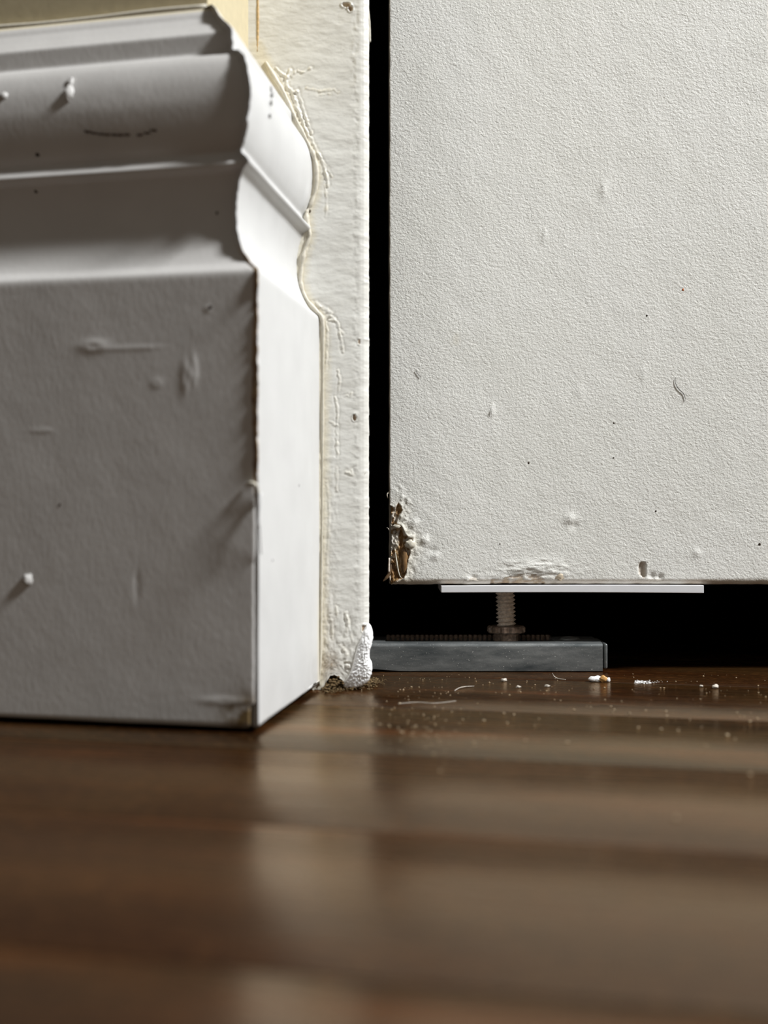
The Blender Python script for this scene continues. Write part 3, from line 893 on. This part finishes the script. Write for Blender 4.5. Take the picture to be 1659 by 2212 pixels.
# white plastic strip under the door
def strip():
    n = 30; V, Fc = [], []
    for i in range(n + 1):
        t = i / n
        x = ((953 + t * (1520.5 - 953)) - 829.5) * .5316 / F
        top = H + (1106 - (1265.5 - 1.0 * t)) * .5316 / F - .0004 * math.sin(t * math.pi) * 0
        thick = .0028 + .0004 * t
        zz = min(top + .0002 * math.sin(t * 3.1), .0361)
        for (y, z) in ((.5316, zz - thick), (.5316, zz), (.5640, zz), (.5640, zz - thick)):
            V.append((x, y, z))
    for i in range(n):
        for k in range(4):
            k2 = (k + 1) % 4
            Fc.append((i * 4 + k, i * 4 + k2, i * 4 + 4 + k2, i * 4 + 4 + k))
    Fc.append((0, 1, 2, 3)); Fc.append(tuple(n * 4 + k for k in range(4)))
    return mesh('plastic_strip', V, Fc)
ps = link('plastic_strip', strip(), M_white, None, False)
b = ps.modifiers.new('bevel', 'BEVEL'); b.width = .0002; b.segments = 2
tag(ps, 'thin white plastic strip fixed flat under the door bottom', 'strip')

# ------------------------------------------------------------------ crumbs, fibres and dust on the floor
def floor_pt(x, y, up=0.0):
    Y = (H - up) * F / (y - 1106)
    return ((x - 829.5) * Y / F, Y, up)
cr = empty('paint_crumb', floor_pt(1293, 1473))
tag(cr, 'long white and orange crumb of paint on the floor before the bracket', 'crumb')
cx, cy, _ = floor_pt(1293, 1473)
child(lump('white_half', (cx - .0016, cy, .0011), .0026, .0012, .0011, 21, M_plaster, None, .3), cr)
child(lump('orange_half', (cx + .0018, cy - .0002, .0012), .0018, .0012, .0011, 22, M_orange, None, .3), cr)
child(lump('white_tip', (cx + .0036, cy, .0008), .0009, .0009, .0008, 23, M_plaster, None, .3), cr)
for (x, y, r, lab) in [(1545, 1487, .0009, 'small pale crumb on the floor near the right edge'), (1182, 1484, .0006, 'speck of white paint on the floor under the bracket, left of two'), (1120, 1486, .0006, 'speck of pale grit on the floor below the screw'),
                       (1088, 1472, .0008, 'white paint crumb right before the bracket, below the toothed wheel'), (1515, 1484, .0005, 'fine pale grain beside the small crumb at right')]:
    x0, y0, _ = floor_pt(x, y)
    tag(lump('paint_crumb', (x0, y0, r * .7), r * 1.4, r, r * .8, int(x), M_fibre, None, .3), lab, 'crumb')
def fibre(pts, rad, lab, mat=M_fibre):
    q = [floor_pt(x, y, u) for x, y, u in pts]
    return tag(tube('fibre', q, rad, mat, None, 6, 6), lab, 'fibre')
fibre([(1193, 1454, .0026), (1197, 1461, .0012), (1206, 1466, .0004), (1222, 1468, .0004)], [.0001, .0002, .00022, .0001], 'short white fibre curling up before the bracket')
fibre([(982, 1492, .0003), (992, 1486, .0005), (1006, 1483, .0005), (1024, 1482, .0003)], [.0001, .00016, .0001], 'pale arched fibre lying on the floor boards left of centre')
fibre([(860, 1520, .0003), (900, 1517, .0003), (940, 1519, .0003), (985, 1514, .0003)], [.00008, .00012, .00008], 'long thin pale fibre on the floor near the casing foot')

rnd = random.Random(4)
V, Fc = [], []
def add_lump(c, r, seed, nu=6, nv=4, fl=.7):
    v, f = lump_data(c, r * (1 + rnd.random() * .6), r, r * fl, seed, .3, nu, nv)
    b = len(V); V.extend(v); Fc.extend([tuple(i + b for i in q) for q in f])
spots = [(1570, 1590, .0009), (1620, 1676, .0010), (1460, 1770, .0010), (950, 1666, .0006), (1225, 1605, .0008), (1135, 1602, .0008), (1048, 1596, .0007), (1240, 1534, .0006), (1360, 1543, .0007), (1395, 1536, .0006), (1440, 1548, .0007),
         (1320, 1528, .0007), (1428, 1577, .0008), (1490, 1556, .0005), (1110, 1545, .0006), (1045, 1558, .0007), (1088, 1542, .0006), (1620, 1560, .0007), (1515, 1572, .0005)]
for i, (x, y, r) in enumerate(spots):
    a, b_, _ = floor_pt(x, y); add_lump((a, b_, r * .35), r * .5, 200 + i)
for i in range(70):
    a, b_, _ = floor_pt(rnd.gauss(905, 60), rnd.gauss(1572, 26)); r = rnd.uniform(.00014, .0003); add_lump((a, b_, r * .5), r, 700 + i, 5, 3)
for i in range(260):
    y = 1456 + abs(rnd.gauss(0, 1)) * 75
    x = rnd.uniform(780, 1659) if rnd.random() < .7 else rnd.gauss(900, 70)
    if y > 1760 or x < 740: continue
    a, b_, _ = floor_pt(x, y)
    if b_ > .528: continue
    r = .00009 + .00022 * rnd.random() ** 2; add_lump((a, b_, r * .5), r, 300 + i, 5, 3)
dust = link('floor_dust', mesh('floor_dust', V, Fc), flat_mat('pale_grit', lin(176, 156, 126), .7, .4, 0, 400, .25))
tag(dust, 'pale grit and dust scattered over the floor boards before the door', 'dust', None, 'stuff')
# white dust in the seam before the closet
V, Fc = [], []
for i in range(150):
    x = 1370 + abs(rnd.gauss(0, 1)) * 22; y = 1474 + rnd.gauss(0, 1.6)
    a, b_, _ = floor_pt(x, y); r = rnd.uniform(.0001, .00026); add_lump((a, b_, r * .4), r, 900 + i, 5, 3)
d3 = link('plaster_dust', mesh('plaster_dust', V, Fc), M_plaster)
tag(d3, 'streak of white plaster dust on the floor right of the bracket', 'dust', None, 'stuff')

# dirt packed under the casing's foot
V, Fc = [], []
for i in range(620):
    x = rnd.uniform(694, 815); y = 1493 + rnd.gauss(0, 5) - (x - 694) * .13
    a, b_, _ = floor_pt(x, min(max(y, 1474), 1506)); b_ += rnd.uniform(0, .010)
    hmax = .0055 * math.exp(-((x - 722) / 22) ** 2) + .0012 * math.exp(-((x - 775) / 40) ** 2)
    r = rnd.uniform(.0002, .0006); add_lump((a, b_, r * .5 + rnd.random() * hmax), r, 2000 + i, 6, 4)
for i in range(110):
    x = rnd.uniform(715, 828); y = 1496 - (x - 694) * .14 + rnd.gauss(0, 4)
    a, b_, _ = floor_pt(x, min(max(y, 1470), 1506)); an = rnd.uniform(0, 6.28); L = rnd.uniform(.001, .003)
    z = rnd.uniform(.0002, .001)
    v, f = tube_data([(a, b_, z), (a + L * .5 * math.cos(an), b_ + L * .5 * math.sin(an), z + rnd.uniform(.0003, .0012)), (a + L * math.cos(an + .6), b_ + L * math.sin(an + .6), z)], .00008, 4)
    b = len(V); V.extend(v); Fc.extend([tuple(k + b for k in q) for q in f])
dc = link('dirt_clump', mesh('dirt_clump', V, Fc), [M_tan])
tag(dc, 'brown fuzzy dirt packed under the foot of the door casing', 'dirt', None, 'stuff')

# ------------------------------------------------------------------ small marks on the left baseboard
def on_board(x, y, out=0.0, p=None):
    """point on the left board's front, on its moulded surface"""
    p = 0.0 if p is None or y > 620 else p
    for _ in range(12 if y < 600 else 0):
        z = on_board_at(x, y, 0, p).z; p = .5 * p - .5 * float(np.interp(z, pz, pd))
    return on_board_at(x, y, out, p)
def on_board_at(x, y, out, p):
    base = C0 - mit * p
    u = (x - 829.5) / F
    t = (base[0] - u * base[1]) / (u * dl[1] - dl[0])
    q = base + dl * t + nf * out
    return Vector((q[0], q[1], H + (1106 - y) * q[1] / F))
def nub(x, y, p, r, mat, seed, name='paint_nub', rz=1.0):
    c = on_board(x, y, 0, p); return lump(name, c, r, r * (.16 if name == 'grime_spot' else .6), r * rz, seed, mat, bb, .25)
nub(150, 203, .0022, .0017, M_board, 3, rz=1.5)
nub(152, 180, .0030, .0010, M_board, 4, rz=1.6)
nub(8, 208, .0022, .0013, M_board, 5)
nub(60, 1252, 0, .0016, M_board, 6, rz=1.2)
nub(82, 333, .0048, .0007, M_grime, 7, 'grime_spot')
nub(78, 413, .0070, .0006, M_grime, 8, 'grime_spot')
nub(455, 664, 0, .0006, M_grime, 9, 'grime_spot')
nub(130, 1090, 0, .0004, M_grime, 10, 'grime_spot')
nub(470, 460, .0075, .0005, M_grime, 11, 'grime_spot')
for k, (x, y) in enumerate([(193, 284), (205, 287), (220, 289), (233, 290), (248, 291), (262, 291), (275, 291), (303, 291), (318, 287), (332, 281)]):
    c = on_board(x, y, .0002); lump('scuff_mark', c, .0012, .00012, .00038, 30 + k, M_grime, bb, .3, 8, 5)
# grey scuffs on the return
def on_return(x, y, delta, out=0.0):
    base = C0 + mit * delta; u = (x - 829.5) / F
    t = (u * base[1] - base[0]) / (dr[0] - u * dr[1])
    q = base + dr * t + nr * out
    return Vector((q[0], q[1], H + (1106 - y) * q[1] / F))
M_scuff = flat_mat('grey_scuff', lin(150, 148, 146), .6)
for k, (x, y, de, r) in enumerate([(586, 192, -.0040, .0009), (588, 205, -.0030, .0010), (587, 222, -.0022, .0009), (584, 250, -.0020, .0007), (645, 1048, 0, .0007), (588, 1210, 0, .0006)]):
    lump('scuff_mark', on_return(x, y, de, -.0001), .0004, r * .7, r, 60 + k, M_scuff, rb, .3, 8, 6)
# cream curl of old paint and two stray hairs at the baseboard's corner
tube('paint_curl', [on_board(563, 1082, .0002), on_board(557, 1050, .0012), on_board(545, 1044, .0012), on_board(532, 1050, .0004)], [.0003, .0006, .0007, .0003], M_cream, bb)
def cast(x, y):
    """where the daylight's path to a spot of the board crosses the corner"""
    S = on_board(x, y); d = (LPOS - S)
    n3 = Vector((nf[0], nf[1], 0)); t3 = Vector((-dl[0], -dl[1], 0))
    dist = (Vector((C0[0], C0[1], 0)) - Vector((S.x, S.y, 0))).dot(t3) + .0008
    k = dist / d.dot(t3)
    return S + d * k
hair('hair', [cast(x, y) for x, y in ((548, 1088), (520, 1115), (480, 1165), (445, 1215), (415, 1265), (385, 1325))], [.00055, .00065, .0006, .00045, .0003], M_ret, 'pale hair sticking out of the baseboard corner, hanging downwards')
hair('hair', [cast(x, y) for x, y in ((546, 1216), (500, 1228), (440, 1240), (390, 1250), (335, 1260))], [.00022, .00024, .00018], M_ret, 'fine pale hair rising from the lower baseboard corner')
